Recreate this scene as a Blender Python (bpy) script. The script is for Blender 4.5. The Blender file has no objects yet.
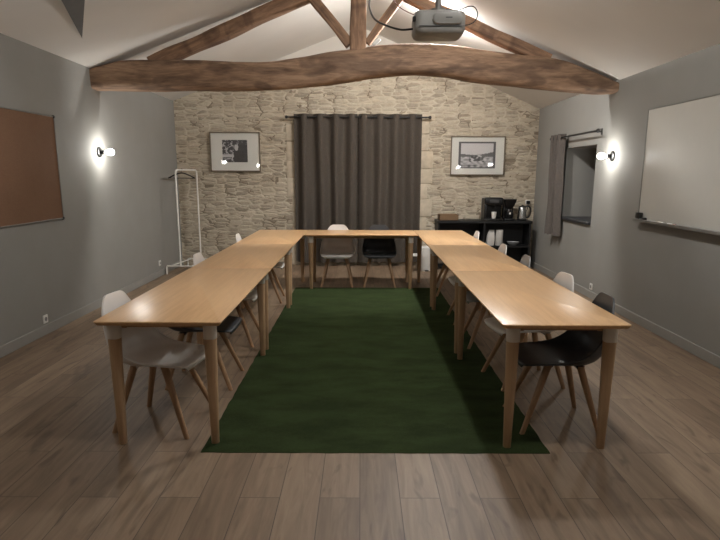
import bpy, bmesh, math, random
from mathutils import Vector, Matrix, noise
random.seed(7)
PI = math.pi
scene = bpy.context.scene
col = scene.collection
R = math.radians

# ------------------------------------------------------------------ helpers
def s2l(c):
    return tuple(((x/255)/12.92 if x/255 <= .04045 else ((x/255+.055)/1.055)**2.4) for x in c) + (1,)

class NT:
    def __init__(s, name):
        s.m = bpy.data.materials.new(name); s.m.use_nodes = True
        s.t = s.m.node_tree; s.b = s.t.nodes['Principled BSDF']; s.o = s.t.nodes['Material Output']
    def n(s, typ, **kw):
        x = s.t.nodes.new(typ)
        for k, v in kw.items():
            if k.startswith('i_'):
                x.inputs[k[2:].replace('_', ' ')].default_value = v
            else: setattr(x, k, v)
        return x
    def l(s, a, b): s.t.links.new(a, b)
    def coord(s, scale=(1,1,1), rot=(0,0,0), loc=(0,0,0), src='Object'):
        c = s.n('ShaderNodeTexCoord'); m = s.n('ShaderNodeMapping')
        m.inputs['Scale'].default_value = scale; m.inputs['Rotation'].default_value = rot; m.inputs['Location'].default_value = loc
        s.l(c.outputs[src], m.inputs['Vector']); return m.outputs['Vector']
    def noise(s, vec, scale=5, detail=3, rough=.5, dist=0):
        x = s.n('ShaderNodeTexNoise'); x.inputs['Scale'].default_value = scale; x.inputs['Detail'].default_value = detail
        x.inputs['Roughness'].default_value = rough; x.inputs['Distortion'].default_value = dist
        s.l(vec, x.inputs['Vector']); return x
    def ramp(s, fac, stops):
        x = s.n('ShaderNodeValToRGB'); e = x.color_ramp.elements
        while len(e) < len(stops): e.new(.5)
        for i, (p, c) in enumerate(stops): e[i].position = p; e[i].color = c
        s.l(fac, x.inputs['Fac']); return x.outputs['Color']
    def mix(s, fac, a, b, mode='MIX'):
        x = s.n('ShaderNodeMixRGB', blend_type=mode)
        for sock, v in ((x.inputs['Fac'], fac), (x.inputs['Color1'], a), (x.inputs['Color2'], b)):
            if hasattr(v, 'is_output'): s.l(v, sock)
            else: sock.default_value = v
        return x.outputs['Color']
    def math(s, op, a, b=0.0):
        x = s.n('ShaderNodeMath', operation=op)
        for sock, v in ((x.inputs[0], a), (x.inputs[1], b)):
            if hasattr(v, 'is_output'): s.l(v, sock)
            else: sock.default_value = v
        return x.outputs[0]
    def bump(s, h, strength=.3, dist=.01):
        x = s.n('ShaderNodeBump'); x.inputs['Strength'].default_value = strength; x.inputs['Distance'].default_value = dist
        s.l(h, x.inputs['Height']); s.l(x.outputs['Normal'], s.b.inputs['Normal'])
    def base(s, c):
        if hasattr(c, 'is_output'): s.l(c, s.b.inputs['Base Color'])
        else: s.b.inputs['Base Color'].default_value = c
    def set(s, rough=.5, metal=0, spec=.5):
        s.b.inputs['Roughness'].default_value = rough; s.b.inputs['Metallic'].default_value = metal
        s.b.inputs['Specular IOR Level'].default_value = spec

M = {}
def plain(name, rgb, rough=.5, metal=0, spec=.5, var=.06, nscale=12):
    t = NT(name); c = s2l(rgb)
    n = t.noise(t.coord(), nscale, 3)
    d = tuple(x*(1-var) for x in c[:3]) + (1,); u = tuple(min(1, x*(1+var)) for x in c[:3]) + (1,)
    t.base(t.ramp(n.outputs['Fac'], [(.3, d), (.7, u)])); t.set(rough, metal, spec)
    M[name] = t.m; return t

def wood(name, dark, light, axis='y', rough=.4, scale=1.0, fine=.35, bump=.05):
    t = NT(name)
    sc = {'x': (1.2, 26, 26), 'y': (26, 1.2, 26), 'z': (26, 26, 1.2)}[axis]
    v = t.coord(tuple(k*scale for k in sc))
    n = t.noise(v, 1.0, 5, .6, .6)
    n2 = t.noise(t.coord(tuple(k*scale*5 for k in sc)), 1.0, 3, .6)
    c = t.ramp(n.outputs['Fac'], [(.25, s2l(dark)), (.7, s2l(light))])
    c = t.mix(fine, c, t.ramp(n2.outputs['Fac'], [(.3, s2l(dark)), (.65, s2l(light))]))
    t.base(c); t.set(rough); t.bump(n2.outputs['Fac'], bump, .002)
    M[name] = t.m; return t

def link(name, me, mat, parent=None, smooth=True, angle=None):
    o = bpy.data.objects.new(name, me); col.objects.link(o)
    if mat is not None: me.materials.append(M[mat] if isinstance(mat, str) else mat)
    if parent is not None: o.parent = parent
    return o

def obj(name, bm, mat, parent=None, smooth=40, loc=(0,0,0), rotz=0):
    bmesh.ops.recalc_face_normals(bm, faces=bm.faces)
    me = bpy.data.meshes.new(name); 
    if smooth:
        for f in bm.faces: f.smooth = True
        for e in bm.edges:
            if len(e.link_faces) == 2 and e.calc_face_angle(0) > R(smooth): e.smooth = False
    bm.to_mesh(me); bm.free()
    o = link(name, me, mat, parent); o.location = loc; o.rotation_euler = (0, 0, rotz)
    return o

def tag(o, label=None, cat=None, group=None, kind=None):
    if label: o['label'] = label
    if cat: o['category'] = cat
    if group: o['group'] = group
    if kind: o['kind'] = kind
    return o
def thing(name, label, cat, loc=(0,0,0), rotz=0, group=None):
    o = bpy.data.objects.new(name, None); col.objects.link(o); o.location = loc; o.rotation_euler = (0, 0, rotz)
    o.empty_display_size = .1
    return tag(o, label, cat, group)
def dup(root, loc, rotz, label, group=None):
    r = root.copy(); col.objects.link(r); r.location = loc; r.rotation_euler = (0, 0, rotz); r['label'] = label
    if group: r['group'] = group
    for ch in list(root.children):
        c = ch.copy(); col.objects.link(c); c.parent = r
        for g in list(ch.children):
            d = g.copy(); col.objects.link(d); d.parent = c
    return r
def struct(o): o['kind'] = 'structure'; return o

def NB(): return bmesh.new()
def box(bm, x0, x1, y0, y1, z0, z1, bev=0, seg=2, mtx=None):
    vs = [bm.verts.new((x, y, z)) for x in (x0, x1) for y in (y0, y1) for z in (z0, z1)]
    fs = [(0,1,3,2), (4,6,7,5), (0,4,5,1), (2,3,7,6), (0,2,6,4), (1,5,7,3)]
    faces = [bm.faces.new([vs[i] for i in f]) for f in fs]
    bmesh.ops.recalc_face_normals(bm, faces=faces)
    if bev:
        es = list({e for f in faces for e in f.edges})
        r = bmesh.ops.bevel(bm, geom=es, offset=bev, segments=seg, profile=.5, affect='EDGES')
        vs = list({v for f in r['faces'] for v in f.verts} | {v for v in vs if v.is_valid})
    if mtx: bmesh.ops.transform(bm, matrix=mtx, verts=[v for v in vs if v.is_valid])
    return bm
def loft(bm, rings, cap=True, closed=True):
    vr = [[bm.verts.new(p) for p in r] for r in rings]
    n = len(vr[0])
    for a, b in zip(vr, vr[1:]):
        for i in range(n if closed else n-1):
            bm.faces.new((a[i], a[(i+1) % n], b[(i+1) % n], b[i]))
    if cap and closed:
        bm.faces.new(list(reversed(vr[0]))); bm.faces.new(vr[-1])
    return bm
def frame(d):
    d = d.normalized(); a = Vector((0,0,1)) if abs(d.z) < .9 else Vector((0,1,0))
    u = d.cross(a).normalized(); return u, u.cross(d).normalized()
def tube(bm, pts, r, n=10, cap=True):
    pts = [Vector(p) for p in pts]; rings = []; u = None
    for i, p in enumerate(pts):
        d = (pts[min(i+1, len(pts)-1)] - pts[max(i-1, 0)]).normalized()
        if u is None: u, w = frame(d)
        else:
            u = (u - d*u.dot(d)).normalized(); w = d.cross(u)
        w = d.cross(u)
        rr = r[i] if isinstance(r, (list, tuple)) else r
        rings.append([p + (u*math.cos(2*PI*k/n) + w*math.sin(2*PI*k/n))*rr for k in range(n)])
    return loft(bm, rings, cap)
def lathe(bm, prof, n=24, mtx=None, cap=True):
    rings = []
    for r, z in prof:
        ring = [Vector((max(r, 1e-4)*math.cos(2*PI*k/n), max(r, 1e-4)*math.sin(2*PI*k/n), z)) for k in range(n)]
        if mtx: ring = [mtx @ p for p in ring]
        rings.append(ring)
    return loft(bm, rings, cap)
def spline(pts, n=8):
    pts = [Vector(p) for p in pts]; P = [2*pts[0]-pts[1]] + pts + [2*pts[-1]-pts[-2]]; out = []
    for i in range(1, len(P)-2):
        for k in range(n):
            t = k/n; a, b, c, d = P[i-1:i+3]
            out.append(.5*((2*b) + (c-a)*t + (2*a-5*b+4*c-d)*t*t + (3*b-a-3*c+d)*t**3))
    return out + [pts[-1]]
def lerp_tab(tab, x):
    if x <= tab[0][0]: return tab[0][1]
    for (a, va), (b, vb) in zip(tab, tab[1:]):
        if x <= b:
            t = (x-a)/(b-a); return va + (vb-va)*t
    return tab[-1][1]
def rrect(hw, hh, r, n=4):
    out = []
    for cx, cy, a0 in ((hw-r, hh-r, 0), (-hw+r, hh-r, 90), (-hw+r, -hh+r, 180), (hw-r, -hh+r, 270)):
        for k in range(n+1):
            a = R(a0 + 90*k/n); out.append((cx + r*math.cos(a), cy + r*math.sin(a)))
    return out

# ------------------------------------------------------------------ materials
plain('wall_paint', (137, 135, 130), .85, var=.03, nscale=3)
plain('ceiling_paint', (222, 219, 214), .9, var=.02, nscale=2)
plain('base_paint', (140, 138, 133), .6, var=.03)
plain('white_shell', (226, 222, 218), .42, var=.02)
plain('grey_shell', (150, 150, 150), .45, var=.02)
plain('dark_shell', (54, 56, 60), .45, var=.04)
plain('black_plastic', (14, 14, 15), .35)
plain('black_board', (15, 15, 16), .5)
plain('collar', (214, 206, 196), .45)
plain('white_metal', (225, 222, 215), .4)
plain('black_metal', (18, 17, 17), .45)
plain('steel', (190, 190, 188), .25, 1)
plain('alu', (128, 126, 122), .55, .6)
plain('projector_shell', (150, 148, 143), .5)
plain('projector_trim', (62, 62, 62), .5)
plain('white_plastic', (215, 213, 208), .4)
plain('outlet_dark', (120, 119, 116), .5)
plain('board_white', (184, 182, 175), .28, var=.01)
plain('slate', (46, 47, 50), .55)
plain('mat_board', (206, 205, 198), .8, var=.01)
plain('frame_wood', (112, 100, 84), .4)
plain('paper_white', (188, 184, 178), .8)
plain('ceramic', (225, 222, 216), .3)
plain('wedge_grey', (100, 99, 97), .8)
plain('limestone', (190, 178, 158), .9, var=.12)
plain('red_plastic', (110, 40, 32), .5)
plain('rack_hanger', (28, 22, 20), .5)
wood('oak_top', (194, 152, 108), (222, 182, 136), 'y', .3, 1.0, .3)
wood('ash_leg', (160, 128, 96), (190, 157, 122), 'z', .5, 1.0, .3)
wood('chair_leg', (142, 108, 78), (174, 138, 104), 'z', .5, 1.0, .3)
wood('tray_wood', (92, 70, 48), (132, 104, 74), 'x', .6)

# corkboard
t = NT('cork'); n = t.noise(t.coord(), 160, 2); n2 = t.noise(t.coord(), 3, 2)
c = t.ramp(n.outputs['Fac'], [(.3, s2l((94, 66, 46))), (.7, s2l((122, 90, 66)))])
t.base(t.mix(.25, c, t.ramp(n2.outputs['Fac'], [(.3, s2l((100, 72, 52))), (.7, s2l((120, 90, 67)))]))); t.set(.9); M['cork'] = t.m

# hewn oak beams
def hewn(name, axis, dk, md, lt):
    t = NT(name)
    sc = (1.1, 7, 7) if axis == 'x' else (7, 7, 1.1)
    a = t.noise(t.coord(sc), 1.3, 6, .62, 1.2)
    b = t.noise(t.coord(tuple(k*5 for k in sc)), 1.0, 4, .6, .5)
    p = t.noise(t.coord((1.2, 2.2, 3.0)), 1.6, 2, .5, .6)
    c = t.ramp(a.outputs['Fac'], [(.28, s2l(dk)), (.5, s2l(md)), (.74, s2l(lt))])
    c = t.mix(.32, c, t.ramp(b.outputs['Fac'], [(.35, s2l(dk)), (.7, s2l(lt))]))
    c = t.mix(t.ramp(p.outputs['Fac'], [(.52, (0,0,0,1)), (.6, (.55,.55,.55,1))]), c, s2l(dk))
    t.base(c); t.set(.75)
    h = t.math('ADD', a.outputs['Fac'], t.math('MULTIPLY', b.outputs['Fac'], .5)); t.bump(h, .55, .02); M[name] = t.m
hewn('beam_oak', 'x', (78, 58, 46), (142, 112, 88), (184, 152, 124))
hewn('rafter_oak', 'z', (78, 56, 44), (138, 106, 82), (178, 142, 112))

# plank floor
t = NT('plank_floor')
v = t.coord((1, 1, 1), (0, 0, R(90)))
br = t.n('ShaderNodeTexBrick', offset=.37, offset_frequency=2)
for k, val in (('Scale', 1), ('Mortar Size', .0022), ('Mortar Smooth', .2), ('Bias', 0), ('Brick Width', 1.28), ('Row Height', .192)):
    br.inputs[k].default_value = val
br.inputs['Color1'].default_value = (0, 0, 0, 1); br.inputs['Color2'].default_value = (1, 1, 1, 1); br.inputs['Mortar'].default_value = (.5, .5, .5, 1)
t.l(v, br.inputs['Vector'])
off = t.n('ShaderNodeVectorMath', operation='ADD'); t.l(t.coord((18, 1.5, 1)), off.inputs[0])
sc_ = t.n('ShaderNodeVectorMath', operation='SCALE'); sc_.inputs['Scale'].default_value = 23
t.l(br.outputs['Color'], sc_.inputs[0]); t.l(sc_.outputs[0], off.inputs[1])
g = t.noise(off.outputs[0], 1.0, 5, .6, .8)
pl = t.ramp(br.outputs['Color'], [(0, s2l((104, 87, 71))), (.5, s2l((127, 107, 88))), (1, s2l((147, 127, 105)))])
gr = t.ramp(g.outputs['Fac'], [(.25, s2l((84, 68, 54))), (.5, s2l((125, 105, 86))), (.75, s2l((153, 133, 110)))])
c = t.mix(.6, pl, gr)
kn = t.noise(t.coord((9, 2.2, 1)), 1.0, 2, .5, 1.4)
c = t.mix(t.ramp(kn.outputs['Fac'], [(.60, (0,0,0,1)), (.72, (.6,.6,.6,1))]), c, s2l((84, 66, 54)))
c = t.mix(br.outputs['Fac'], c, s2l((78, 64, 54)))
t.base(c); t.set(.5, 0, .35)
t.bump(t.math('SUBTRACT', t.math('MULTIPLY', g.outputs['Fac'], .2), br.outputs['Fac']), .25, .003); M['plank_floor'] = t.m

# artificial grass
t = NT('turf'); a = t.noise(t.coord((1, 1, 1)), 260, 2, .7); b = t.noise(t.coord((1, 2.2, 1)), 2.4, 4, .6)
c = t.ramp(a.outputs['Fac'], [(.3, s2l((30, 40, 20))), (.7, s2l((70, 84, 50)))])
c = t.mix(.45, c, t.ramp(b.outputs['Fac'], [(.35, s2l((32, 43, 22))), (.68, s2l((66, 80, 46)))]))
t.base(c); t.set(.95, 0, .1); t.bump(a.outputs['Fac'], .9, .012); M['turf'] = t.m

# curtain cloth
t = NT('curtain_cloth'); a = t.noise(t.coord((300, 300, 40)), 1, 2)
t.base(t.ramp(a.outputs['Fac'], [(.3, s2l((68, 62, 56))), (.7, s2l((88, 81, 74)))])); t.set(.9, 0, .15); M['curtain_cloth'] = t.m
t = NT('curtain_cloth_light'); a = t.noise(t.coord((300, 300, 40)), 1, 2)
t.base(t.ramp(a.outputs['Fac'], [(.3, s2l((82, 76, 72))), (.7, s2l((100, 94, 89)))])); t.set(.9, 0, .15); M['curtain_cloth_light'] = t.m

# coursed rubble stone
t = NT('rubble_stone')
cv = t.coord((1, 1, 1))
w1 = t.noise(cv, 2.6, 2); w2 = t.noise(cv, 9, 2)
def warp(vec, nz, amt):
    s_ = t.n('ShaderNodeVectorMath', operation='SUBTRACT'); t.l(nz.outputs['Color'], s_.inputs[0]); s_.inputs[1].default_value = (.5, .5, .5)
    m_ = t.n('ShaderNodeVectorMath', operation='MULTIPLY'); t.l(s_.outputs[0], m_.inputs[0]); m_.inputs[1].default_value = amt
    a_ = t.n('ShaderNodeVectorMath', operation='ADD'); t.l(vec, a_.inputs[0]); t.l(m_.outputs[0], a_.inputs[1]); return a_.outputs[0]
wv = warp(warp(cv, w1, (.10, 0, .045)), w2, (.05, 0, .022))
mp = t.n('ShaderNodeMapping'); mp.inputs['Scale'].default_value = (5.0, .001, 18.5); t.l(wv, mp.inputs['Vector'])
def vor(feature):
    x = t.n('ShaderNodeTexVoronoi', feature=feature, voronoi_dimensions='3D'); x.inputs['Scale'].default_value = 1; x.inputs['Randomness'].default_value = .62
    t.l(mp.outputs[0], x.inputs['Vector']); return x
ve = vor('DISTANCE_TO_EDGE'); vc = vor('F1')
sep = t.n('ShaderNodeSeparateColor'); t.l(vc.outputs['Color'], sep.inputs[0])
mort = t.ramp(ve.outputs['Distance'], [(.03, (1,1,1,1)), (.12, (0,0,0,1))])
stone = t.ramp(sep.outputs[0], [(0, s2l((136, 125, 108))), (.3, s2l((163, 150, 131))), (.65, s2l((178, 166, 146))), (1, s2l((195, 184, 164)))])
fn = t.noise(cv, 34, 5, .7)
stone = t.mix(.35, stone, t.ramp(fn.outputs['Fac'], [(.3, s2l((142, 133, 118))), (.7, s2l((202, 194, 178)))]))
rd = t.math('GREATER_THAN', sep.outputs[1], .93)
stone = t.mix(t.math('MULTIPLY', rd, .5), stone, s2l((104, 88, 72)))
mn = t.noise(cv, 3.2, 3, .6)
mc = t.ramp(mn.outputs['Fac'], [(.3, s2l((176, 164, 145))), (.7, s2l((198, 188, 169)))])
cc = t.mix(mort, stone, mc)
# deep open joints here and there
dj = t.noise(cv, 5.5, 2, .5)
djm = t.math('MULTIPLY', t.math('GREATER_THAN', dj.outputs['Fac'], .58), t.ramp(ve.outputs['Distance'], [(.035, (.68,.68,.68,1)), (.075, (0,0,0,1))]))
cc = t.mix(djm, cc, s2l((92, 78, 62)))
# limewashed gable top
sx = t.n('ShaderNodeSeparateXYZ'); t.l(cv, sx.inputs[0])
zz = t.math('ADD', sx.outputs['Z'], t.math('MULTIPLY', w2.outputs['Fac'], .12))
pm = t.math('GREATER_THAN', zz, 3.16)
cc = t.mix(pm, cc, s2l((205, 200, 192)))
t.base(cc); t.set(.92, 0, .2)
hh = t.math('ADD', t.math('MULTIPLY', t.math('MINIMUM', ve.outputs['Distance'], .22), 3.2), t.math('MULTIPLY', fn.outputs['Fac'], .35))
hh = t.math('SUBTRACT', hh, t.math('MULTIPLY', djm, .6)); hh = t.math('MULTIPLY', hh, t.math('SUBTRACT', 1.0, pm))
t.bump(hh, .5, .03); M['rubble_stone'] = t.m

def emit(name, rgb, strength):
    t = NT(name); t.b.inputs['Base Color'].default_value = rgb + (1,); t.b.inputs['Emission Color'].default_value = rgb + (1,)
    t.b.inputs['Emission Strength'].default_value = strength; M[name] = t.m
emit('bulb_glow', (1.0, .98, .93), 52)
emit('dome_glow', (1.0, .99, .965), 230)
emit('dome_glow_mid', (1.0, .99, .965), 95)
emit('dome_glow_fill', (1.0, .99, .965), 55)

t = NT('window_glass'); t.b.inputs['Base Color'].default_value = (.02, .025, .035, 1); t.set(.05); t.b.inputs['Alpha'].default_value = .75; M['window_glass'] = t.m
# picture glass: clear with a Fresnel mirror coat
t = NT('picture_glass'); tr = t.n('ShaderNodeBsdfTransparent'); gl = t.n('ShaderNodeBsdfGlossy'); gl.inputs['Roughness'].default_value = .03
fr = t.n('ShaderNodeFresnel'); fr.inputs['IOR'].default_value = 1.5; ms = t.n('ShaderNodeMixShader')
gm = t.n('ShaderNodeNewGeometry'); t.l(t.math('MULTIPLY', fr.outputs[0], t.math('SUBTRACT', 1.0, gm.outputs['Backfacing'])), ms.inputs[0]); t.l(tr.outputs[0], ms.inputs[1]); t.l(gl.outputs[0], ms.inputs[2]); t.l(ms.outputs[0], t.o.inputs['Surface']); M['picture_glass'] = t.m
# printed photographs (colour stored per vertex)
t = NT('photo_print'); at = t.n('ShaderNodeAttribute', attribute_name='print'); t.base(at.outputs['Color']); t.set(.6); M['photo_print'] = t.m

# ------------------------------------------------------------------ room
WL, WR, YB, YN = -3.027, 2.888, 9.9, -1.6
ZL, ZR, XC, ZC = 2.67, 2.56, -.027, 3.80
SL, SR = (ZC-ZL)/(XC-WL), (ZC-ZR)/(WR-XC)
def zceil(x): return ZL + SL*(x-WL) if x < XC else ZR + SR*(WR-x)

b = NB(); box(b, WL-.3, WR+.7, YN-.2, YB+.3, -.2, 0); struct(obj('floor', b, 'plank_floor', smooth=0))
b = NB(); box(b, WL-.25, WL, YN, YB, 0, ZL); struct(obj('wall_left', b, 'wall_paint', smooth=0))
WY0, WY1, WZ0, WZ1, WD = 7.41, 8.48, .90, 1.885, .56
b = NB()
for y0, y1, z0, z1 in ((YN, WY0, 0, ZR), (WY1, YB, 0, ZR), (WY0, WY1, 0, WZ0), (WY0, WY1, WZ1, ZR)):
    box(b, WR, WR+WD, y0, y1, z0, z1)
struct(obj('wall_right', b, 'wall_paint', smooth=0))
def gable(name, y0, y1, mat):
    pts = [(WL-.25, 0), (WR+.56, 0), (WR+.56, ZR), (WR, ZR), (XC, ZC), (WL, ZL), (WL-.25, ZL)]
    b = NB(); loft(b, [[(x, y, z) for x, z in pts] for y in (y0, y1)]); return struct(obj(name, b, mat, smooth=0))
gable('wall_back', YB, YB+.25, 'rubble_stone')
gable('wall_front', YN-.2, YN, 'wall_paint')
b = NB()
prof = [(WL-.25, ZL-SL*.25+.0), (XC, ZC), (WR+.56, ZR-SR*.56), (WR+.56, ZR-SR*.56+.2), (XC, ZC+.2), (WL-.25, ZL-SL*.25+.2)]
loft(b, [[(x, y, z) for x, z in prof] for y in (YN-.2, YB+.25)]); struct(obj('ceiling', b, 'ceiling_paint', smooth=0))
for side, x0, x1 in (('left', WL, WL+.014), ('right', WR-.014, WR)):
    b = NB(); box(b, x0, x1, YN, YB, 0, .095, .004, 1); struct(obj('baseboard_'+side, b, 'base_paint', smooth=0))

# window in the right wall: frame, pane and dark sill
wn = bpy.data.objects.new('window_1', None); col.objects.link(wn); wn.location = (WR+WD-.05, (WY0+WY1)/2, WZ0); struct(wn)
hw, hh_ = (WY1-WY0)/2, WZ1-WZ0
b = NB()
for y0, y1, z0, z1 in ((-hw, -hw+.06, 0, hh_), (hw-.06, hw, 0, hh_), (-hw, hw, 0, .06), (-hw, hw, hh_-.06, hh_), (-.035, .035, 0, hh_)):
    box(b, -.03, .03, y0, y1, z0, z1, .004, 1)
obj('window_frame', b, 'base_paint', wn, 0)
b = NB(); box(b, -.004, .004, -hw+.05, hw-.05, .05, hh_-.05); obj('pane', b, 'window_glass', wn, 0)
b = NB(); box(b, -.02, .0, -.012, .012, .42, .54, .004, 1); tube(b, [(-.045, 0, .5), (-.045, 0, .40)], .009); tube(b, [(-.02, 0, .5), (-.045, 0, .5)], .009); obj('handle', b, 'white_metal', wn)
b = NB(); box(b, WR-.035, WR+WD-.08, WY0+.004, WY1-.004, WZ0+.0, WZ0+.035, .005, 1); o = struct(obj('trim_1', b, 'slate', smooth=0))

# pale dressed jamb stones beside the curtain
b = NB()
random.seed(3)
for sx_, xx in ((1, 1.0), (-1, -1.12)):
    z = .02
    while z < 2.34:
        h = random.uniform(.22, .34); w = random.choice((.12, .2))
        x0 = xx if sx_ > 0 else xx-(w-.12)-.02
        if sx_ > 0: box(b, x0-.12, x0+w-.02, YB-.014, YB+.02, z, min(z+h-.012, 2.36), .008, 2)
        else: box(b, x0, -1.0, YB-.014, YB+.02, z, min(z+h-.012, 2.36), .008, 2)
        z += h
struct(obj('trim_2', b, 'limestone', smooth=30))
# dark window recess is hidden by the curtain; a lintel spans it
b = NB(); box(b, -1.25, 1.2, YB-.012, YB+.02, 2.37, 2.47, .008, 2); struct(obj('trim_3', b, 'limestone', smooth=30))

# ------------------------------------------------------------------ roof truss
TY = 7.06
top = [(-3.05,2.65),(-2.983,2.668),(-2.9,2.69),(-2.676,2.745),(-2.4,2.757),(-1.788,2.755),(-1.45,2.742),(-1.234,2.735),(-.95,2.748),(-.678,2.789),(-.346,2.863),(-.014,2.905),(.2,2.925),(.427,2.937),(.868,2.938),(1.1,2.92),(1.311,2.888),(1.756,2.826),(2.1,2.795),(2.3,2.755),(2.656,2.62),(2.9,2.51)]
bot = [(-3.05,2.435),(-2.365,2.436),(-1.804,2.444),(-1.245,2.439),(-.95,2.447),(-.684,2.473),(-.236,2.527),(.0,2.565),(.21,2.592),(.45,2.615),(.654,2.624),(.85,2.614),(.989,2.594),(1.326,2.531),(1.775,2.49),(2.226,2.442),(2.675,2.417),(2.9,2.425)]
def smooth_tab(tab, x, k=.07): return sum(lerp_tab(tab, x+d) for d in (-k, -k/2, 0, k/2, k))/5
HC0 = 1.519
b = NB(); rings = []
x0, x1, NX = WL-.02, WR+.02, 130
for i in range(NX+1):
    x = x0 + (x1-x0)*i/NX
    zt, zb = smooth_tab(top, x/1.01), smooth_tab(bot, x/1.01)
    zt, zb = HC0 + (zt-HC0)*1.01, HC0 + (zb-HC0)*1.01
    zt = min(zt, zceil(max(WL, min(WR, x)))+.015)
    cz, hz = (zt+zb)/2, (zt-zb)/2
    hy = .135 + .015*math.sin(x*1.3)
    ring = []
    for k in range(28):
        a = 2*PI*k/28; e = .52
        ca, sa = math.cos(a), math.sin(a)
        py = hy*math.copysign(abs(ca)**e, ca); pz = hz*math.copysign(abs(sa)**e, sa)
        nz = noise.noise(Vector((x*1.1, py*5, pz*5+2)))*.030 + noise.noise(Vector((x*5, py*15, pz*15+9)))*.007
        s = 1 + nz/.13
        ring.append((x, TY + py*s + .03*math.sin(x*.9+1), cz + pz*(1+nz/.3)))
    rings.append(ring)
loft(b, rings)
tag(obj('tie_beam', b, 'beam_oak', smooth=50), 'thick curved rough-hewn oak tie beam spanning the room from wall to wall', 'beam')

def hewn_beam(name, p0, p1, w0, w1, d, label, cat, seed, mat='rafter_oak', n=22):
    p0, p1 = Vector(p0), Vector(p1); L = (p1-p0).length; b = NB(); rings = []
    for i in range(n+1):
        tt = i/n; w = (w0+(w1-w0)*tt)/2
        ring = []
        for (u, v) in rrect(w, d/2, min(w, d/2)*.28, 3):
            nn = noise.noise(Vector((u*6+seed, v*6, tt*L*2.4)))*.014 + noise.noise(Vector((seed, tt*L*1.2, 3)))*.016
            nn2 = noise.noise(Vector((u*9+seed, v*9+7, tt*L*5)))*.006
            ring.append((u + nn, v + nn2, tt*L))
        rings.append(ring)
    loft(b, rings); o = obj(name, b, mat, smooth=50)
    z = (p1-p0).normalized(); y = Vector((0, 1, 0)); x = y.cross(z).normalized(); y = z.cross(x)
    m = Matrix((x, y, z)).transposed().to_4x4(); m.translation = p0; o.matrix_world = m
    return tag(o, label, cat)
hewn_beam('rafter', (-2.38, TY, 2.735), (-.10, TY, 3.67), .14, .14, .17, 'dark oak rafter sloping up from the left end of the tie beam', 'rafter', 1.3)
hewn_beam('rafter', (2.12, TY, 2.785), (.05, TY, 3.64), .13, .10, .15, 'lit orange-brown oak rafter sloping up from the right end of the tie beam', 'rafter', 5.1)
hewn_beam('king_post', (-.036, TY, 2.87), (-.036, TY, 3.74), .175, .17, .17, 'upright oak king post standing on the middle of the tie beam', 'post', 8.2)
hewn_beam('strut', (-.13, TY, 2.95), (-.60, TY, 3.50), .105, .10, .12, 'dark oak strut leaning left from the foot of the king post', 'strut', 2.2)
hewn_beam('strut', (.075, TY, 2.96), (.45, TY, 3.47), .075, .09, .10, 'pale oak strut leaning right from the foot of the king post', 'strut', 4.4)
b = NB(); box(b, -.05, .05, -.02, .02, -.018, .018, .006, 1, Matrix.Translation((.17, TY-.07, 2.965)) @ Matrix.Rotation(R(-35), 4, 'Y'))
tag(obj('clip', b, 'white_plastic'), 'small white clip on the tie beam at the foot of the pale strut', 'clip')

# thin grey wedge added under the left roof slope for an unidentified dark triangle
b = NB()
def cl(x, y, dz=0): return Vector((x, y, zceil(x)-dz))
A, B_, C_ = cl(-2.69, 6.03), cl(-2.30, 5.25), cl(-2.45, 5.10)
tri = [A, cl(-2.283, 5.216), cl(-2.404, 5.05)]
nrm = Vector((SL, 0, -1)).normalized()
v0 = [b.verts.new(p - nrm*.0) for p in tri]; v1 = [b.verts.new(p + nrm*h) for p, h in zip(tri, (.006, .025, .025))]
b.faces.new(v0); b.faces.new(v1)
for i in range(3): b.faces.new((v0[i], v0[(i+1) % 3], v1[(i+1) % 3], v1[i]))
tag(obj('ceiling_wedge', b, 'wedge_grey', smooth=0), 'narrow grey pointed wedge under the left roof slope', 'bracket')

# ------------------------------------------------------------------ lamps
def wall_lamp(x, y, z, dx, label):
    t = thing('wall_lamp', label, 'wall lamp', (x, y, z), 0, 'bare-bulb wall lamps')
    m = Matrix.Rotation(R(90*dx), 4, 'Y')
    b = NB(); lathe(b, [(.0, 0), (.056, 0), (.06, .006), (.058, .016), (.045, .022), (.0, .024)], 28, m); obj('wall_plate', b, 'black_metal', t)
    b = NB(); lathe(b, [(.0, .02), (.02, .02), (.021, .05), (.024, .055), (.024, .075), (.0, .075)], 20, m); obj('socket', b, 'black_metal', t)
    b = NB(); lathe(b, [(.0, .074), (.014, .075), (.017, .088), (.026, .105), (.034, .122), (.036, .138), (.032, .154), (.022, .167), (.010, .173), (.0, .174)], 24, m); obj('bulb', b, 'bulb_glow', t)
    return t
wall_lamp(WL, 6.97, 1.76, 1, 'bare bulb lamp on the left grey wall below the tie beam')
wall_lamp(WR, 6.92, 1.73, -1, 'bare bulb lamp on the right grey wall between window and whiteboard')
wall_lamp(WL, 2.70, 1.76, 1, 'bare bulb lamp on the left wall near the camera, seen only as a reflection')
wall_lamp(WR, 2.70, 1.73, -1, 'bare bulb lamp on the right wall near the camera, seen only as a reflection')
m = Matrix.Rotation(math.atan(SR), 4, 'Y')
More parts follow.
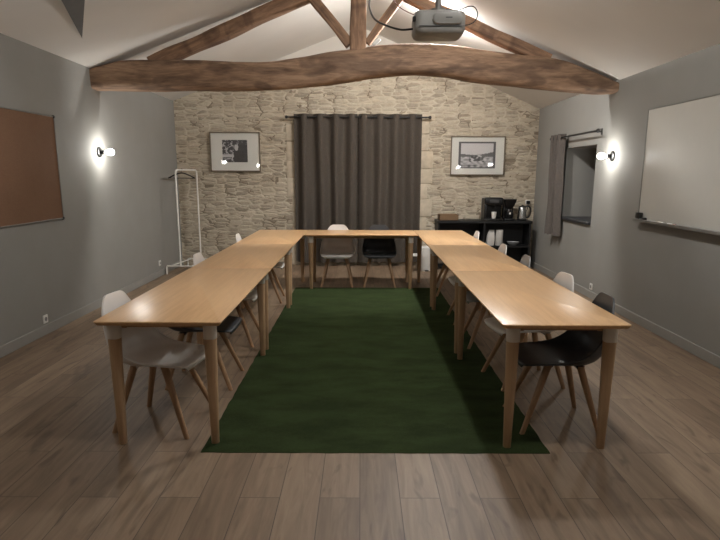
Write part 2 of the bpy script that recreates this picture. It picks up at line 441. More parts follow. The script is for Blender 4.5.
for lx, ly, gm, lab in ((.98, 7.45, 'dome_glow', 'glowing round lamp under the right roof slope behind the projector and truss'),
                        (.98, 5.2, 'dome_glow_mid', 'round lamp under the right roof slope between truss and projector, above the frame'),
                        (.98, 2.5, 'dome_glow_fill', 'unseen added fill lamp under the right roof slope nearest the camera, above the frame')):  # nearest lamp is an unseen fill, added to brighten the projector front
    t = thing('ceiling_lamp', lab, 'ceiling lamp', (lx, ly, zceil(lx)))
    b = NB(); lathe(b, [(0, 0), (.10, 0), (.105, -.012), (.10, -.025), (0, -.025)], 28, m); obj('base', b, 'white_metal', t)
    b = NB(); lathe(b, [(0, -.024), (.088, -.026), (.094, -.05), (.085, -.08), (.06, -.10), (.03, -.11), (0, -.112)], 28, m); obj('diffuser', b, gm, t)

# ------------------------------------------------------------------ projector
PX, PY, PZ = .486, 4.0, 2.374
t = thing('projector', 'grey ceiling projector hanging in front of the tie beam', 'projector', (PX, PY, PZ))
b = NB(); rings = []
for z, s in ((0, .86), (.008, .94), (.03, 1), (.06, 1.0), (.11, 1.0), (.128, .965), (.136, .88), (.137, .5)):
    rings.append([(x*s, y*s, z) for x, y in rrect(.160, .13, .05, 6)])
loft(b, rings); obj('body', b, 'projector_shell', t)
b = NB(); rings = []
for y, s in ((-.134, 1), (-.142, .97), (-.147, .88)):
    rings.append([(.045+x*s, y, .083+z*s) for x, z in rrect(.095, .036, .034, 6)])
loft(b, rings); o = obj('cover_panel', b, 'projector_shell', t)
b = NB(); box(b, -.13, .16, -.1365, -.131, .037, .041); obj('seam', b, 'projector_trim', t)
b = NB(); box(b, .03, .07, -.1485, -.146, .083, .088); obj('badge', b, 'projector_trim', t)
b = NB(); box(b, -.170, -.150, -.118, -.085, .07, .10, .004, 1); obj('vent', b, 'black_plastic', t)
b = NB(); lathe(b, [(.0, 0), (.035, 0), (.038, .01), (.034, .03), (0, .03)], 20, Matrix.Translation((-.07, .12, .07)) @ Matrix.Rotation(R(-90), 4, 'X')); obj('lens', b, 'black_plastic', t)
b = NB()
for sx_ in (-1, 1): tube(b, spline([(sx_*.10, -.02, .135), (sx_*.075, 0, .152), (sx_*.03, 0, .16), (0, 0, .162)], 5), .009)
lathe(b, [(0, .150), (.045, .150), (.045, .168), (0, .168)], 20)
obj('mount_bracket', b, 'alu', t)
b = NB(); lathe(b, [(0, .16), (.019, .16), (.019, zceil(PX)-PZ), (0, zceil(PX)-PZ)], 16)
obj('drop_pole', b, 'alu', t)
b = NB(); lathe(b, [(0, zceil(PX)-PZ-.03), (.055, zceil(PX)-PZ-.03), (.055, zceil(PX)-PZ+.02), (0, zceil(PX)-PZ+.02)], 20); obj('ceiling_plate', b, 'alu', t)
b = NB(); tube(b, spline([(-.16, -.02, .046), (-.24, -.01, .045), (-.33, .05, .085), (-.40, .2, .16), (-.43, .45, .30), (-.42, .9, .52), (-.44, 1.6, .83), (-.46, 2.2, 1.03)], 8), .0065, 8); obj('power_cable', b, 'black_plastic', t)
b = NB(); tube(b, spline([(-.14, 0, .13), (-.2, .02, .16), (-.25, .05, .20), (-.28, .1, .26), (-.30, .3, .45), (-.3, .7, .8), (-.2, 1.0, 1.1), (-.05, .9, zceil(.43)-PZ)], 8), .003, 6); obj('data_cable', b, 'red_plastic', t)
b = NB(); tube(b, spline([(.165, 0, .075), (.20, 0, .078), (.235, 0, .10), (.25, 0, .14), (.23, 0, .18), (.19, 0, .185), (.13, 0, .165), (.05, 0, .17)], 6), .0035, 6); obj('loop_cable', b, 'black_plastic', t)

# ------------------------------------------------------------------ boards on the side walls
t = thing('corkboard', 'brown corkboard hanging on the left grey wall', 'noticeboard', (WL, 5.2, 1.08))
y0, y1, hb = -.95, .775, .975
b = NB(); box(b, 0, .014, y0, y1, 0, hb); obj('cork_panel', b, 'cork', t, 0)
b = NB()
for a, c_, e, f in ((y0-.012, y0, -.012, hb+.012), (y1, y1+.012, -.012, hb+.012), (y0, y1, -.012, 0), (y0, y1, hb, hb+.012)): box(b, 0, .02, a, c_, e, f, .002, 1)
obj('frame', b, 'alu', t, 0)
for yy in (y0-.005, y1+.005):
    for zz_ in (-.005, hb+.005):
        b = NB(); box(b, 0, .024, yy-.014, yy+.014, zz_-.014, zz_+.014, .004, 1); obj('corner_cap', b, 'black_plastic', t)

t = thing('whiteboard', 'large whiteboard with pen tray on the right grey wall', 'whiteboard', (WR, 5.2, 1.08))
y0, y1, hb = -1.1, .91, 1.07
b = NB(); box(b, -.016, 0, y0, y1, 0, hb); obj('writing_surface', b, 'board_white', t, 0)
b = NB()
for a, c_, e, f in ((y0-.014, y0, -.014, hb+.014), (y1, y1+.014, -.014, hb+.014), (y0, y1, -.014, 0), (y0, y1, hb, hb+.014)): box(b, -.022, 0, a, c_, e, f, .003, 1)
obj('frame', b, 'alu', t, 0)
b = NB(); box(b, -.075, -.005, y0+.3, y1, -.024, -.012, .003, 1); box(b, -.078, -.072, y0+.3, y1, -.024, .004, .002, 1); obj('pen_tray', b, 'alu', t, 0)
b = NB(); box(b, WR-.066, WR-.026, 6.00, 6.09, 1.068, 1.145, .006, 2); o = tag(obj('board_eraser', b, 'black_plastic'), 'black board eraser at the left end of the whiteboard tray', 'eraser')
b = NB(); box(b, WR-.065, WR-.03, 5.90, 5.96, 1.068, 1.10, .006, 2); tag(obj('pen_case', b, 'black_plastic'), 'small black case next to the eraser on the whiteboard tray', 'case')
def marker(y, mat, label):
    t = thing('marker_pen', label, 'pen', (WR-.05, y, 1.0775))
    b = NB(); tube(b, [(0, 0, 0), (0, .095, 0)], .0085); obj('barrel', b, 'white_plastic', t)
    b = NB(); tube(b, [(0, -.045, 0), (0, -.04, 0), (0, .002, 0)], [.007, .0095, .0095]); obj('cap', b, mat, t)
marker(5.53, 'black_plastic', 'white marker with black cap lying on the whiteboard tray, farther of the two')
marker(5.36, 'red_plastic', 'white marker with dark red cap lying on the whiteboard tray, nearer of the two')

# ------------------------------------------------------------------ framed photographs on the stone wall
def picture(name_label, x0, x1, z0, z1, win, fn_, tilt=0):
    w, h = x1-x0, z1-z0
    t = thing('framed_picture', name_label, 'picture', ((x0+x1)/2, YB-.012, (z0+z1)/2), 0, 'framed photographs on the stone wall')
    fw = .018
    b = NB()
    for a, c_, e, f in ((-w/2, -w/2+fw, -h/2, h/2), (w/2-fw, w/2, -h/2, h/2), (-w/2, w/2, -h/2, -h/2+fw), (-w/2, w/2, h/2-fw, h/2)): box(b, a, c_, -.03, 0, e, f, .003, 1)
    obj('frame', b, 'frame_wood', t, 0)
    b = NB(); box(b, -w/2+fw, w/2-fw, -.016, -.006, -h/2+fw, h/2-fw); obj('mount', b, 'mat_board', t, 0)
    b = NB(); NXp, NZp = 64, 48; ax, bx, az, bz = win
    g = [[b.verts.new((ax+(bx-ax)*i/NXp, -.0175, az+(bz-az)*j/NZp)) for i in range(NXp+1)] for j in range(NZp+1)]
    lay = b.loops.layers.float_color.new('print')
    for j in range(NZp):
        for i in range(NXp):
            f = b.faces.new((g[j][i], g[j][i+1], g[j+1][i+1], g[j+1][i]))
            vv = fn_((i+.5)/NXp, (j+.5)/NZp)
            for lp in f.loops: lp[lay] = (vv, vv*.97, vv*.98, 1)
    obj('print', b, 'photo_print', t, 0)
    b = NB(); box(b, -w/2+fw, w/2-fw, -.024, -.021, -h/2+fw, h/2-fw); obj('glass', b, 'picture_glass', t, 0)
    return t
def ph_left(u, v):
    n = noise.noise(Vector((u*9, v*9, 1)))*.5 + noise.noise(Vector((u*22, v*22, 4)))*.4
    if u > .46 and v < .80: val = .055 + .015*n
    elif v > .36: val = .06 if n < .08 else .42
    elif v > .22 and u < .5: val = .5
    else: val = .07 if n < .15 else .45
    if ((u-.56)/.075)**2 + ((v-.68)/.17)**2 < 1: val = .5
    if v > .80 and u > .45: val = .07 if n < .2 else .3
    return max(.02, val)
def ph_right(u, v):
    if u < .06 or u > .94 or v < .05 or v > .93: return .09
    n = noise.noise(Vector((u*12, v*14, 2)))
    hill = .53 + (.10*max(0, (u-.6)/.4) + .03*max(0, .3-u)) + .02*noise.noise(Vector((u*6, 0, 0)))
    if v > hill: return .52
    if v > .44 and (u < .32 or u > .62): return .12
    val = .36 + .28*n - (.22 if .3 < u < .7 and .25 < v < .5 and n < .1 else 0)
    return max(.05, val - .1*(v < .15))
picture('wide-matted framed dark photograph on the stone wall left of the curtain', -2.465, -1.645, 1.555, 2.185, (-.21, .20, -.165, .19), ph_left)
picture('framed landscape photograph with pale sky on the stone wall right of the curtain', 1.467, 2.355, 1.505, 2.130, (-.315, .29, -.20, .225), ph_right)

# ------------------------------------------------------------------ curtains
CY, CZ = YB-.10, 2.415
t = thing('curtain_rod', 'black curtain rod above the tall grey curtain on the stone wall', 'curtain rod', (0, CY, CZ))
b = NB(); tube(b, [(-1.17, 0, 0), (1.08, 0, 0)], .012); obj('rod', b, 'black_metal', t)
for s, xx in ((-1, -1.17), (1, 1.08)):
    b = NB(); lathe(b, [(0, 0), (.016, 0), (.018, .01), (.026, .025), (.022, .045), (0, .055)], 16, Matrix.Translation((xx, 0, 0)) @ Matrix.Rotation(R(90*s), 4, 'Y')); obj('finial', b, 'black_metal', t)
for xx in (-1.14, 1.05):
    b = NB(); tube(b, [(xx, 0, -.005), (xx, .1, -.005)], .009); box(b, xx-.02, xx+.02, .092, .1, -.045, .035, .002, 1); obj('bracket', b, 'black_metal', t)

def curtain(name, label, x0, x1, folds, amp, ztop, zbot, seed, mat, horiz='x', loc=(0,0,0), pinch=0, lean=0):
    """gathered eyelet curtain: wave along the rod, each fold drifting a little on the way down"""
    t = thing(name, label, 'curtain', loc)
    b = NB(); nu, nv = folds*16, 30; front = []; back = []
    W_ = x1-x0
    def pt(i, j, off):
        u, v = i/nu, j/nv                              # v: 0 top, 1 bottom
        ph = 2*PI*folds*u + seed
        wv_ = math.sin(ph + .5*v*math.sin(3*u*PI+seed))
        a = amp*(1 + .35*v*noise.noise(Vector((u*folds*.9, v*1.4, seed))))
        uu = u + v*.03*noise.noise(Vector((u*3.1+seed, v*1.2, 2)))*(1 if 0 < u < 1 else 0)
        x = x0 + W_*uu + lean*v
        y = a*wv_ + .03*v*noise.noise(Vector((u*7, v*2.5, seed+5))) + off
        z = ztop + (zbot-ztop)*v + .004*math.sin(ph*2)*(v > .98)
        return (x, y, z) if horiz == 'x' else (y, x, z)
    for off, store in ((-.0015, front), (.0015, back)):
        for j in range(nv+1): store.append([b.verts.new(pt(i, j, off)) for i in range(nu+1)])
    for st in (front, back):
        for j in range(nv):
            for i in range(nu): b.faces.new((st[j][i], st[j][i+1], st[j+1][i+1], st[j+1][i]))
    for i in range(nu):
        for j in (0, nv): b.faces.new((front[j][i], front[j][i+1], back[j][i+1], back[j][i]))
    for j in range(nv):
        for i in (0, nu): b.faces.new((front[j][i], front[j+1][i], back[j+1][i], back[j][i]))
    obj('cloth', b, mat, t, 0 or 60)
    return t
def eyelets(t, x0, x1, folds, seed, z, horiz='x', y=0):
    for k in range(folds*2):
        ph = PI*k - seed
        u = ph/(2*PI*folds)
        while u < 0: u += 1.0
        u %= 1.0
        x = x0 + (x1-x0)*u
        b = NB(); ring = [(x, y + .0, z)]
        pts = [(math.cos(2*PI*q/18)*.027, math.sin(2*PI*q/18)*.027) for q in range(18)]
        rings = []
        for q in range(19):
            a = 2*PI*q/18; rings.append([(0+.0045*math.sin(c_*PI/3), (.026+.005*math.cos(c_*PI/3))*math.cos(a), (.026+.005*math.cos(c_*PI/3))*math.sin(a)) for c_ in range(6)])
        loft(b, rings, cap=False)
        rot = Matrix.Rotation(R(25 if k % 2 else -25), 4, 'Z')
        base = Matrix.Translation((x, y, z)) if horiz == 'x' else Matrix.Translation((y, x, z)) @ Matrix.Rotation(R(90), 4, 'Z')
        bmesh.ops.transform(b, matrix=base @ rot, verts=b.verts)
        obj('eyelet', b, 'black_metal', t)
c1 = curtain('curtain', 'left half of the tall dark grey eyelet curtain on the stone wall', -1.085, -.053, 4, .05, 2.465, .07, .6, 'curtain_cloth', loc=(0, CY, 0))
eyelets(c1, -1.085, -.053, 4, .6, CZ)
c2 = curtain('curtain', 'right half of the tall dark grey eyelet curtain on the stone wall', -.046, .985, 4, .05, 2.465, .07, 2.3, 'curtain_cloth', loc=(0, CY, 0))
eyelets(c2, -.046, .985, 4, 2.3, CZ)

# side window curtain + rod
t = thing('curtain_rod', 'short black curtain rod above the window on the right wall', 'curtain rod', (WR-.09, 7.95, 2.03))
b = NB(); tube(b, [(0, -.74, 0), (0, .93, 0)], .012); obj('rod', b, 'black_metal', t)
for s, yy in ((-1, -.74), (1, .93)):
    b = NB(); lathe(b, [(0, 0), (.016, 0), (.018, .01), (.026, .025), (.022, .045), (0, .055)], 16, Matrix.Translation((0, yy, 0)) @ Matrix.Rotation(R(-90*s), 4, 'X')); obj('finial', b, 'black_metal', t)
for yy in (-.66, .90):
    b = NB(); tube(b, [(0, yy, -.004), (.09, yy, -.004)], .009); box(b, .082, .09, yy-.02, yy+.02, -.04, .035, .002, 1); obj('bracket', b, 'black_metal', t)
c3 = curtain('curtain', 'short grey eyelet curtain gathered left of the window on the right wall', 8.40, 8.86, 3, .045, 2.075, .66, 1.0, 'curtain_cloth_light', 'y', (WR-.09, 0, 0))
eyelets(c3, 8.40, 8.86, 3, 1.0, 2.03, 'y')

# ------------------------------------------------------------------ rug
b = NB(); NXr, NYr = 60, 150; rx0, rx1, ry0, ry1 = -.885, 1.055, 3.02, 7.87
g = []
for j in range(NYr+1):
    row = []
    for i in range(NXr+1):
        x = rx0+(rx1-rx0)*i/NXr; y = ry0+(ry1-ry0)*j/NYr
        e = min(i, NXr-i, j, NYr-j)
        if i in (0, NXr): x += .006*noise.noise(Vector((y*9, i, 0)))
        if j in (0, NYr): y += .006*noise.noise(Vector((x*9, j, 5)))
        z = .006 + .003*noise.noise(Vector((x*14, y*14, 0))) + .003*noise.noise(Vector((x*3, y*3, 7)))
        row.append(b.verts.new((x, y, max(.003, z) if e else .003)))
    g.append(row)
for j in range(NYr):
    for i in range(NXr): b.faces.new((g[j][i], g[j][i+1], g[j+1][i+1], g[j+1][i]))
r_ = bmesh.ops.extrude_edge_only(b, edges=[e for e in b.edges if len(e.link_faces) == 1])
for v in r_['geom']:
    if isinstance(v, bmesh.types.BMVert): v.co.z = .0005
tag(obj('grass_rug', b, 'turf', smooth=80), 'dark green artificial grass rug lying between the table rows', 'rug')

# ------------------------------------------------------------------ tables
TW, TZ, TT = .69, .74, .024
def make_table(L, W_, label, loc, rotz):
    """long axis along local Y, origin at the floor under the middle"""
    t = thing('meeting_table', label, 'table', loc, rotz, 'light oak tables set in a U')
    b = NB(); rings = []
    for z, ins, rr in ((TZ-TT, .014, .012), (TZ-.010, .002, .022), (TZ-.004, 0, .024), (TZ-.0012, .0012, .023), (TZ, .004, .020)):
        rings.append([(x, y, z) for x, y in rrect(W_/2-ins, L/2-ins, rr, 6)])
    loft(b, rings); obj('tabletop', b, 'oak_top', t, 50)
    b = NB()
    for s in (-1, 1):
        box(b, s*(W_/2-.13)-.012, s*(W_/2-.13)+.012, -L/2+.1, L/2-.1, TZ-TT-.035, TZ-TT+.001)
        box(b, -W_/2+.1, W_/2-.1, s*(L/2-.13)-.012, s*(L/2-.13)+.012, TZ-TT-.035, TZ-TT+.001)
    obj('underframe', b, 'ash_leg', t, 0)
    for sx_ in (-1, 1):
        for sy_ in (-1, 1):
            X, Y = sx_*(W_/2-.080), sy_*(L/2-.085)
            b = NB(); rings = []
            for z, r0 in ((0, .0195), (.004, .021), (.25, .026), (.5, .031), (TZ-TT-.085, .0335)):
                k = z/TZ; rings.append([(X+x, Y+y, z) for x, y in rrect(r0, r0, r0*.75, 4)])
            loft(b, rings); lg = obj('leg', b, 'ash_leg', t, 50)
            b = NB(); rings = []
            for z, r0 in ((TZ-TT-.088, .0335), (TZ-TT-.086, .035), (TZ-TT-.02, .036), (TZ-TT+.001, .038)):
                rings.append([(X+x, Y+y, z) for x, y in rrect(r0, r0, r0*.75, 4)])
            loft(b, rings); o = obj('leg_collar', b, 'collar', lg, 50); o['label'] = 'pale collar joining leg and tabletop'
    return t
XLi, XRi = -.75, .7535
XLc, XRc = XLi-TW/2, XRi+TW/2
def row(xc, ys, labels):
    for (a, b_), lab in zip(zip(ys, ys[1:]), labels): make_table(b_-a-.003, TW, lab, (xc, (a+b_)/2, 0), 0)
row(XLc, (3.048, 4.89, 6.68, 8.386), ('light oak table at the near end of the left row', 'light oak table in the middle of the left row', 'light oak table at the far end of the left row, by the stone wall'))
row(XRc, (3.011, 4.80, 6.615, 8.386), ('light oak table at the near end of the right row', 'light oak table in the middle of the right row', 'light oak table at the far end of the right row, before the black shelf'))
make_table(XRi-XLi-.006, TW, 'light oak table set crosswise in front of the grey curtain', ((XLi+XRi)/2, 8.386-TW/2, 0), R(90))

# ------------------------------------------------------------------ chairs
# one-piece shell, row by row: centre line (y, z), rim (y, z), half width
SH = [(.276, .400, .266, .396, .150), (.286, .420, .274, .416, .184), (.272, .438, .262, .432, .208), (.194, .441, .188, .441, .222), (.100, .433, .100, .447, .230), (.020, .422, .022, .455, .233), (-.064, .414, -.045, .474, .233),
      (-.136, .420, -.104, .508, .230), (-.188, .446, -.148, .558, .222), (-.216, .495, -.182, .606, .210), (-.231, .553, -.206, .648, .194), (-.242, .618, -.226, .690, .176), (-.249, .680, -.238, .724, .157), (-.255, .735, -.247, .758, .135),
      (-.259, .775, -.254, .786, .114), (-.261, .798, -.259, .803, .094), (-.262, .812, -.262, .812, .070)]
def shell_bm(scale_back=1.0):
    b = NB(); NU = 26
    cs = spline([(p[0], p[1], 0) for p in SH], 3); rs = spline([(p[2], p[3], 0) for p in SH], 3); ws = [p.x for p in spline([(p[4], 0, 0) for p in SH], 3)]
    def zz(z): return z if z < .45 else .45 + (z-.45)*scale_back
    grid = []
    for c_, r_, w_ in zip(cs, rs, ws):
        row = []
        for i in range(NU+1):
            s_ = -1 + 2*i/NU; f = abs(s_)**2.6
            x = w_*math.sin(s_*PI/2*.92)/math.sin(PI/2*.92)
            row.append(Vector((x, c_.x + (r_.x-c_.x)*f, zz(c_.y + (r_.y-c_.y)*f))))
        grid.append(row)
    NJ = len(grid)
    def nrm(j, i):
        du = grid[j][min(i+1, NU)] - grid[j][max(i-1, 0)]; dv = grid[min(j+1, NJ-1)][i] - grid[max(j-1, 0)][i]
        return du.cross(dv).normalized()
    sgn = 1 if nrm(9, NU//2).z > 0 else -1
    A = [[b.verts.new(p) for p in row] for row in grid]
    B2 = [[b.verts.new(grid[j][i] - nrm(j, i)*.010*sgn) for i in range(NU+1)] for j in range(NJ)]
    for S in (A, B2):
        for j in range(NJ-1):
            for i in range(NU): b.faces.new((S[j][i], S[j][i+1], S[j+1][i+1], S[j+1][i]))
    for j in range(NJ-1):
        for i in (0, NU): b.faces.new((A[j][i], A[j+1][i], B2[j+1][i], B2[j][i]))
    for i in range(NU):
        for j in (0, NJ-1): b.faces.new((A[j][i], A[j][i+1], B2[j][i+1], B2[j][i]))
    return b
CG = 'shell chairs around the tables'
def make_chair(mat, sb=1.0):
    t = thing('shell_chair', 'shell chair', 'chair', (0, 0, 0), 0, CG)
    obj('shell', shell_bm(sb), mat, t, 60)
    for sx_ in (-1, 1):
        for top_, foot in (((sx_*.120, .10, .408), (sx_*.212, .262, 0)), ((sx_*.120, -.09, .398), (sx_*.205, -.20, 0))):
            b = NB(); p, q = Vector(top_), Vector(foot); rings = []
            for k in range(7):
                tt = k/6; c_ = p.lerp(q, tt); r0 = .0225 - .0085*tt
                rings.append([(c_.x + x, c_.y + y, c_.z) for x, y in rrect(r0, r0, r0*.8, 4)])
            loft(b, rings); obj('leg', b, 'chair_leg', t, 50)
    b = NB()
    box(b, -.135, .135, .075, .125, .390, .418, .006, 1); box(b, -.135, .135, -.115, -.065, .382, .404, .006, 1); box(b, -.03, .03, -.1, .11, .388, .408, .004, 1)
    obj('seat_support', b, mat, t, 40)
    return t
protos = {}
def chair(kind, x, y, rz, label):
    key = kind
    mat, sb = {'white': ('white_shell', 1), 'dark': ('dark_shell', 1), 'grey': ('grey_shell', 1), 'lowdark': ('dark_shell', .68)}[kind]
    if key not in protos:
        t = make_chair(mat, sb); protos[key] = t
        t.location = (x, y, 0); t.rotation_euler = (0, 0, rz); t['label'] = label
    else: t = dup(protos[key], (x, y, 0), rz, label, CG)
    return t
CL, CR = -1.220, 1.226
chair('white', CL-.020, 3.45, R(-99), 'white shell chair at the near end of the left row, closest to the camera')
chair('lowdark', CL+.03, 4.20, R(-90), 'low dark shell chair hidden under the near table of the left row')
chair('white', CL, 5.28, R(-92), 'white shell chair on the left row in front of the clothes rack')
chair('white', CL, 7.08, R(-88), 'white shell chair at the far end of the left row, by the stone wall')
chair('dark', CR, 3.48, R(90), 'black shell chair at the near end of the right row, closest to the camera')
chair('white', CR+.022, 4.22, R(98), 'white shell chair on the right row, right behind the nearest black chair')
chair('grey', CR, 5.22, R(89), 'grey shell chair on the right row, third from the camera')
chair('white', CR, 6.08, R(91), 'white shell chair on the right row, fourth from the camera')
chair('white', CR, 7.50, R(90), 'white shell chair at the far end of the right row, before the black shelf')
chair('white', -.325, 8.165, R(180), 'white shell chair behind the cross table, in front of the curtain')
chair('dark', .262, 8.165, R(180), 'dark shell chair behind the cross table, in front of the curtain')

# ------------------------------------------------------------------ clothes rack and hanger
t = thing('clothes_rack', 'white metal clothes rack standing in the left far corner', 'clothes rack', (-2.71, 9.30, 0), -.11)
pr = .0125
for yy in (-.40, .42):
    b = NB(); tube(b, [(-.23, yy, 0)] + spline([(-.23, yy, .10), (-.222, yy, .122), (-.20, yy, .13)], 4) + spline([(.20, yy, .13), (.222, yy, .122), (.23, yy, .10)], 4) + [(.23, yy, 0)], pr); obj('foot', b, 'white_metal', t)
b = NB(); tube(b, [(0, -.40, .13), (0, -.40, 1.47)] + spline([(0, -.40, 1.52), (0, -.385, 1.56), (0, -.34, 1.575)], 4) + spline([(0, .36, 1.575), (0, .405, 1.56), (0, .42, 1.52)], 4) + [(0, .42, 1.47), (0, .42, .13)], pr); obj('upright_frame', b, 'white_metal', t)
for xx in (-.16, .16):
    b = NB(); tube(b, [(xx, -.40, .13), (xx, .42, .13)], .009); obj('lower_rail', b, 'white_metal', t)
t = thing('coat_hanger', 'dark coat hanger hanging on the white clothes rack', 'hanger', (-2.73, 9.12, 1.575), -.11)
b = NB(); tube(b, spline([(.0, 0, -.045), (0, 0, -.015), (.012, 0, .008), (0, 0, .019), (-.014, 0, .008)], 6), .0025, 6); obj('hook', b, 'black_metal', t)
b = NB(); tube(b, spline([(-.215, 0, -.125), (-.11, 0, -.075), (0, 0, -.045), (.11, 0, -.075), (.215, 0, -.125)], 6), [.010]*24+[.010], 8); tube(b, [(-.205, 0, -.122), (.205, 0, -.122)], .006, 8); obj('yoke', b, 'rack_hanger', t)

# ------------------------------------------------------------------ black shelf with kitchen things
SX0, SX1, SY0, SY1, SZ = 1.245, 2.745, 9.48, 9.86, .79
t = thing('shelf_unit', 'low black open shelf unit against the stone wall', 'shelf', ((SX0+SX1)/2, (SY0+SY1)/2, 0))
hx, hy = (SX1-SX0)/2, (SY1-SY0)/2
b = NB(); box(b, -hx-.015, hx+.015, -hy-.01, hy, SZ-.04, SZ, .004, 1); obj('top_panel', b, 'black_board', t, 0)
for xx in (-hx, hx-.03): 
    b = NB(); box(b, xx, xx+.03, -hy, hy, 0, SZ-.04, .003, 1); obj('side_panel', b, 'black_board', t, 0)
b = NB(); box(b, -.015, .015, -hy, hy, .06, SZ-.04, .003, 1); obj('divider', b, 'black_board', t, 0)
for xa, xb in ((-hx+.03, -.015), (.015, hx-.03)):
    b = NB(); box(b, xa, xb, -hy, hy, .36, .385, .003, 1); obj('shelf_board', b, 'black_board', t, 0)
b = NB(); box(b, -hx+.03, hx-.03, -hy, hy, .04, .065); obj('bottom_panel', b, 'black_board', t, 0)
b = NB(); box(b, -hx+.03, hx-.03, hy-.012, hy-.002, .065, SZ-.04); obj('back_panel', b, 'black_board', t, 0)

t = thing('coffee_machine', 'boxy black capsule coffee machine on the black shelf', 'coffee machine', (2.13, 9.63, SZ))
b = NB(); box(b, -.15, .15, -.02, .15, 0, .36, .025, 3); obj('body', b, 'black_plastic', t)
b = NB(); box(b, -.15, .15, -.16, .0, .245, .37, .03, 3); obj('brew_head', b, 'black_plastic', t)
b = NB(); box(b, -.15, -.105, -.15, .0, .02, .26, .015, 2); obj('side_column', b, 'black_plastic', t)
b = NB(); box(b, -.15, .15, -.17, .0, 0, .035, .01, 2); obj('drip_tray', b, 'black_plastic', t)
b = NB(); lathe(b, [(0, .20), (.016, .20), (.024, .25), (0, .25)], 16, Matrix.Translation((.015, -.09, 0))); obj('spout', b, 'black_metal', t)
b = NB(); box(b, -.075, .075, -.164, -.158, .29, .335, .003, 1); obj('control_panel', b, 'projector_trim', t)
b = NB(); lathe(b, [(0, 0), (.028, 0), (.031, .01), (.042, .105), (.039, .105), (.029, .014), (0, .012)], 24)
tag(obj('cup', b, 'ceramic', loc=(2.145, 9.535, SZ+.036)), 'white cup standing under the spout of the black coffee machine', 'cup')

t = thing('coffee_maker', 'black drip coffee maker between the coffee machine and the kettle', 'coffee maker', (2.405, 9.65, SZ))
b = NB(); box(b, -.085, .085, -.13, .10, 0, .035, .012, 2); obj('base', b, 'black_plastic', t)
b = NB(); box(b, -.085, .085, .02, .10, .03, .27, .012, 2); obj('column', b, 'black_plastic', t)
b = NB(); rings = []
for z, s in ((.215, .60), (.235, .72), (.30, .98), (.335, 1.05), (.342, 1.0)): rings.append([(x*s, -.02+y*s, z) for x, y in rrect(.098, .105, .03, 5)])
loft(b, rings); obj('filter_basket', b, 'black_plastic', t)
cp = None
b = NB(); lathe(b, [(0, .037), (.055, .037), (.068, .06), (.066, .11), (.05, .155), (.046, .175), (0, .178)], 24, Matrix.Translation((0, -.045, 0))); cp = obj('carafe', b, 'black_plastic', t)
b = NB(); tube(b, spline([(-.03, -.085, .165), (-.045, -.125, .16), (-.05, -.132, .11), (-.03, -.105, .07)], 6), .009, 8); obj('carafe_handle', b, 'black_plastic', cp)
b = NB(); box(b, -.012, .012, -.118, -.112, .10, .13, .002, 1); obj('badge', b, 'white_plastic', cp)

t = thing('kettle', 'steel and black electric kettle at the right end of the shelf', 'kettle', (2.62, 9.62, SZ))
b = NB(); lathe(b, [(0, 0), (.078, 0), (.08, .018), (.07, .024), (0, .024)], 28); obj('power_base', b, 'black_plastic', t)
b = NB(); lathe(b, [(0, .024), (.076, .026), (.076, .04), (.066, .14), (.058, .21), (.054, .215), (0, .215)], 32); obj('body', b, 'steel', t)
b = NB(); lathe(b, [(0, .213), (.056, .214), (.052, .228), (.02, .236), (.014, .25), (0, .252)], 28); obj('lid', b, 'black_plastic', t)
b = NB(); tube(b, spline([(.045, -.02, .225), (.09, -.035, .228), (.122, -.045, .19), (.122, -.045, .12), (.10, -.04, .06), (.066, -.02, .05)], 6), .013, 10); obj('handle', b, 'black_plastic', t)
b = NB(); loft(b, [[(-.052-.0, -.018, .175), (-.052, .018, .175), (-.05, .018, .212), (-.05, -.018, .212)], [(-.075, -.008, .208), (-.075, .008, .208), (-.073, .008, .215), (-.073, -.008, .215)]]); obj('spout', b, 'steel', t)

# wooden tray box on the shelf's left end
b = NB(); x0, x1, y0, y1, h = 1.27, 1.575, 9.52, 9.78, .095
z0 = SZ
box(b, x0, x1, y0, y1, z0, z0+.01)
for a, c_, e, f in ((x0, x1, y0, y0+.012), (x0, x1, y1-.012, y1), (x0, x0+.012, y0, y1), (x1-.012, x1, y0, y1)): box(b, a, c_, e, f, z0, z0+h, .002, 1)
tag(obj('wooden_box', b, 'tray_wood', smooth=0), 'open brown wooden box at the left end of the black shelf top', 'box')

# things inside the shelf
b = NB(); rings = []
for z, w_, d_ in ((0, .065, .05), (.10, .068, .05), (.18, .055, .03), (.235, .045, .008), (.25, .04, .003)): rings.append([(x + .02*z/.25, y, z) for x, y in rrect(w_, d_, min(w_, d_)*.5, 4)])
loft(b, rings); tag(obj('paper_bag', b, 'paper_white', loc=(2.115, 9.60, .385)), 'pale folded paper bag on the shelf board under the coffee machine', 'bag')
b = NB(); lathe(b, [(.02, .0), (.058, 0), (.06, .004), (.06, .246), (.058, .25), (.02, .25), (.02, .0)], 28, cap=False)
tag(obj('paper_roll', b, 'paper_white', loc=(2.265, 9.60, .385)), 'upright white paper towel roll on the shelf board beside the paper bag', 'paper roll')
b = NB(); lathe(b, [(0, 0), (.05, 0), (.085, .03), (.10, .055), (.096, .055), (.08, .032), (.047, .008), (0, .007)], 28)
tag(obj('bowl', b, 'grey_shell', loc=(2.50, 9.62, .386)), 'shallow grey bowl on the shelf board below the kettle', 'bowl')
b = NB(); lathe(b, [(0, 0), (.04, 0), (.06, .05), (.057, .05), (.037, .006), (0, .005)], 24)
tag(obj('bowl', b, 'ceramic', loc=(1.895, 9.58, .3855)), 'small pale bowl on the shelf board left of the paper bag', 'bowl')

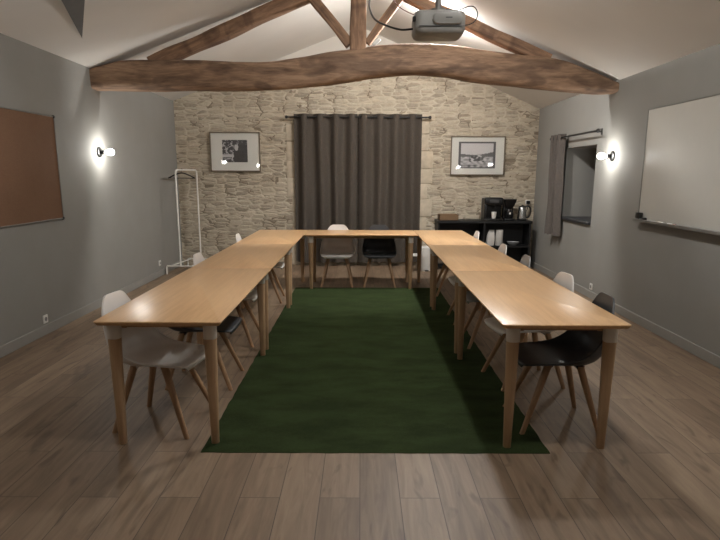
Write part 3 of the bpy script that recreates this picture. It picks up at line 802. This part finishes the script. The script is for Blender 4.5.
# waste bin + small stool behind the cross table
t = thing('waste_bin', 'white cylindrical waste bin standing at the foot of the stone wall', 'bin', (1.055, 9.36, 0))
b = NB(); lathe(b, [(0, 0), (.082, 0), (.086, .012), (.09, .36), (.0, .36)], 32); obj('body', b, 'white_plastic', t)
b = NB(); lathe(b, [(0, .36), (.092, .36), (.092, .378), (.07, .396), (0, .402)], 32); obj('lid', b, 'white_plastic', t)
b = NB(); box(b, -.03, .03, -.12, -.08, .008, .022, .004, 1); obj('pedal', b, 'black_plastic', t)
t = thing('step_stool', 'small white-topped low stool beside the white waste bin', 'stool', (.84, 9.30, 0))
b = NB(); box(b, -.11, .11, -.11, .11, .25, .275, .01, 2); obj('seat', b, 'white_plastic', t)
for sx_ in (-1, 1):
    for sy_ in (-1, 1):
        b = NB(); tube(b, [(sx_*.085, sy_*.085, .25), (sx_*.10, sy_*.10, 0)], [.012, .010]); obj('leg', b, 'black_metal', t)

# ------------------------------------------------------------------ sockets
def outlet(x, y, z, face, label, plug=False):
    t = thing('wall_socket', label, 'socket', (x, y, z), {'x+': R(90), 'x-': R(-90), 'y-': 0}[face], 'white wall sockets')
    b = NB(); box(b, -.04, .04, -.011, 0, -.04, .04, .005, 2); obj('cover_plate', b, 'white_plastic', t)
    b = NB(); lathe(b, [(0, 0), (.021, 0), (.021, .003), (0, .003)], 20, Matrix.Translation((0, -.010, 0)) @ Matrix.Rotation(R(90), 4, 'X')); ins = obj('recess', b, 'outlet_dark' if not plug else 'black_plastic', t)
    return t
outlet(WL, 5.467, .15, 'x+', 'white wall socket above the left baseboard, nearest the camera')
outlet(WL, 8.75, .20, 'x+', 'white wall socket low on the left wall beside the clothes rack')
outlet(WR, 7.22, .15, 'x-', 'white wall socket above the right baseboard')
outlet(2.775, YB-.012, 1.07, 'y-', 'white wall socket holding the plug above the right end of the black shelf', True)
t = thing('power_plug', 'black plug and cable in the socket above the kettle', 'plug', (2.775, YB-.025, 1.07))
b = NB(); box(b, -.028, .028, -.05, 0, -.028, .028, .01, 2); obj('plug_body', b, 'black_plastic', t)
b = NB(); tube(b, spline([(0, -.035, -.025), (-.01, -.045, -.09), (-.04, -.06, -.17), (-.06, -.09, -.235), (-.075, -.14, -.268)], 8), .007, 8); obj('cable', b, 'black_plastic', t)

# ------------------------------------------------------------------ world, camera, view
w = bpy.data.worlds.new('night'); scene.world = w; w.use_nodes = True
w.node_tree.nodes['Background'].inputs['Color'].default_value = (.02, .025, .04, 1); w.node_tree.nodes['Background'].inputs['Strength'].default_value = .3
cam = bpy.data.cameras.new('camera'); co = bpy.data.objects.new('camera', cam); col.objects.link(co); scene.camera = co
F_PX, PITCH, YAW, ROLL, HC, CYP = 587.29, .2021, -.0009, .0029, 1.5191, 294.526
cam.sensor_fit = 'HORIZONTAL'; cam.sensor_width = 36; cam.lens = F_PX/720*36
cam.shift_y = (CYP-270)/720
cam.clip_start = .05
co.location = (0, 0, HC)
fwd = Vector((math.sin(YAW)*math.cos(PITCH), math.cos(YAW)*math.cos(PITCH), -math.sin(PITCH)))
r0 = Vector((math.cos(YAW), -math.sin(YAW), 0)); u0 = r0.cross(fwd)
rv = r0*math.cos(ROLL) + u0*math.sin(ROLL); uv = -r0*math.sin(ROLL) + u0*math.cos(ROLL)
co.rotation_euler = Matrix((rv, uv, -fwd)).transposed().to_euler()

vs = scene.view_settings
vs.view_transform = 'Standard'; vs.look = 'None'; vs.exposure = 1.95; vs.gamma = 1.0; vs.use_curve_mapping = False
scene.cycles.use_denoising = True
scene.cycles.max_bounces = 10; scene.cycles.diffuse_bounces = 6
scene.cycles.sample_clamp_indirect = 4
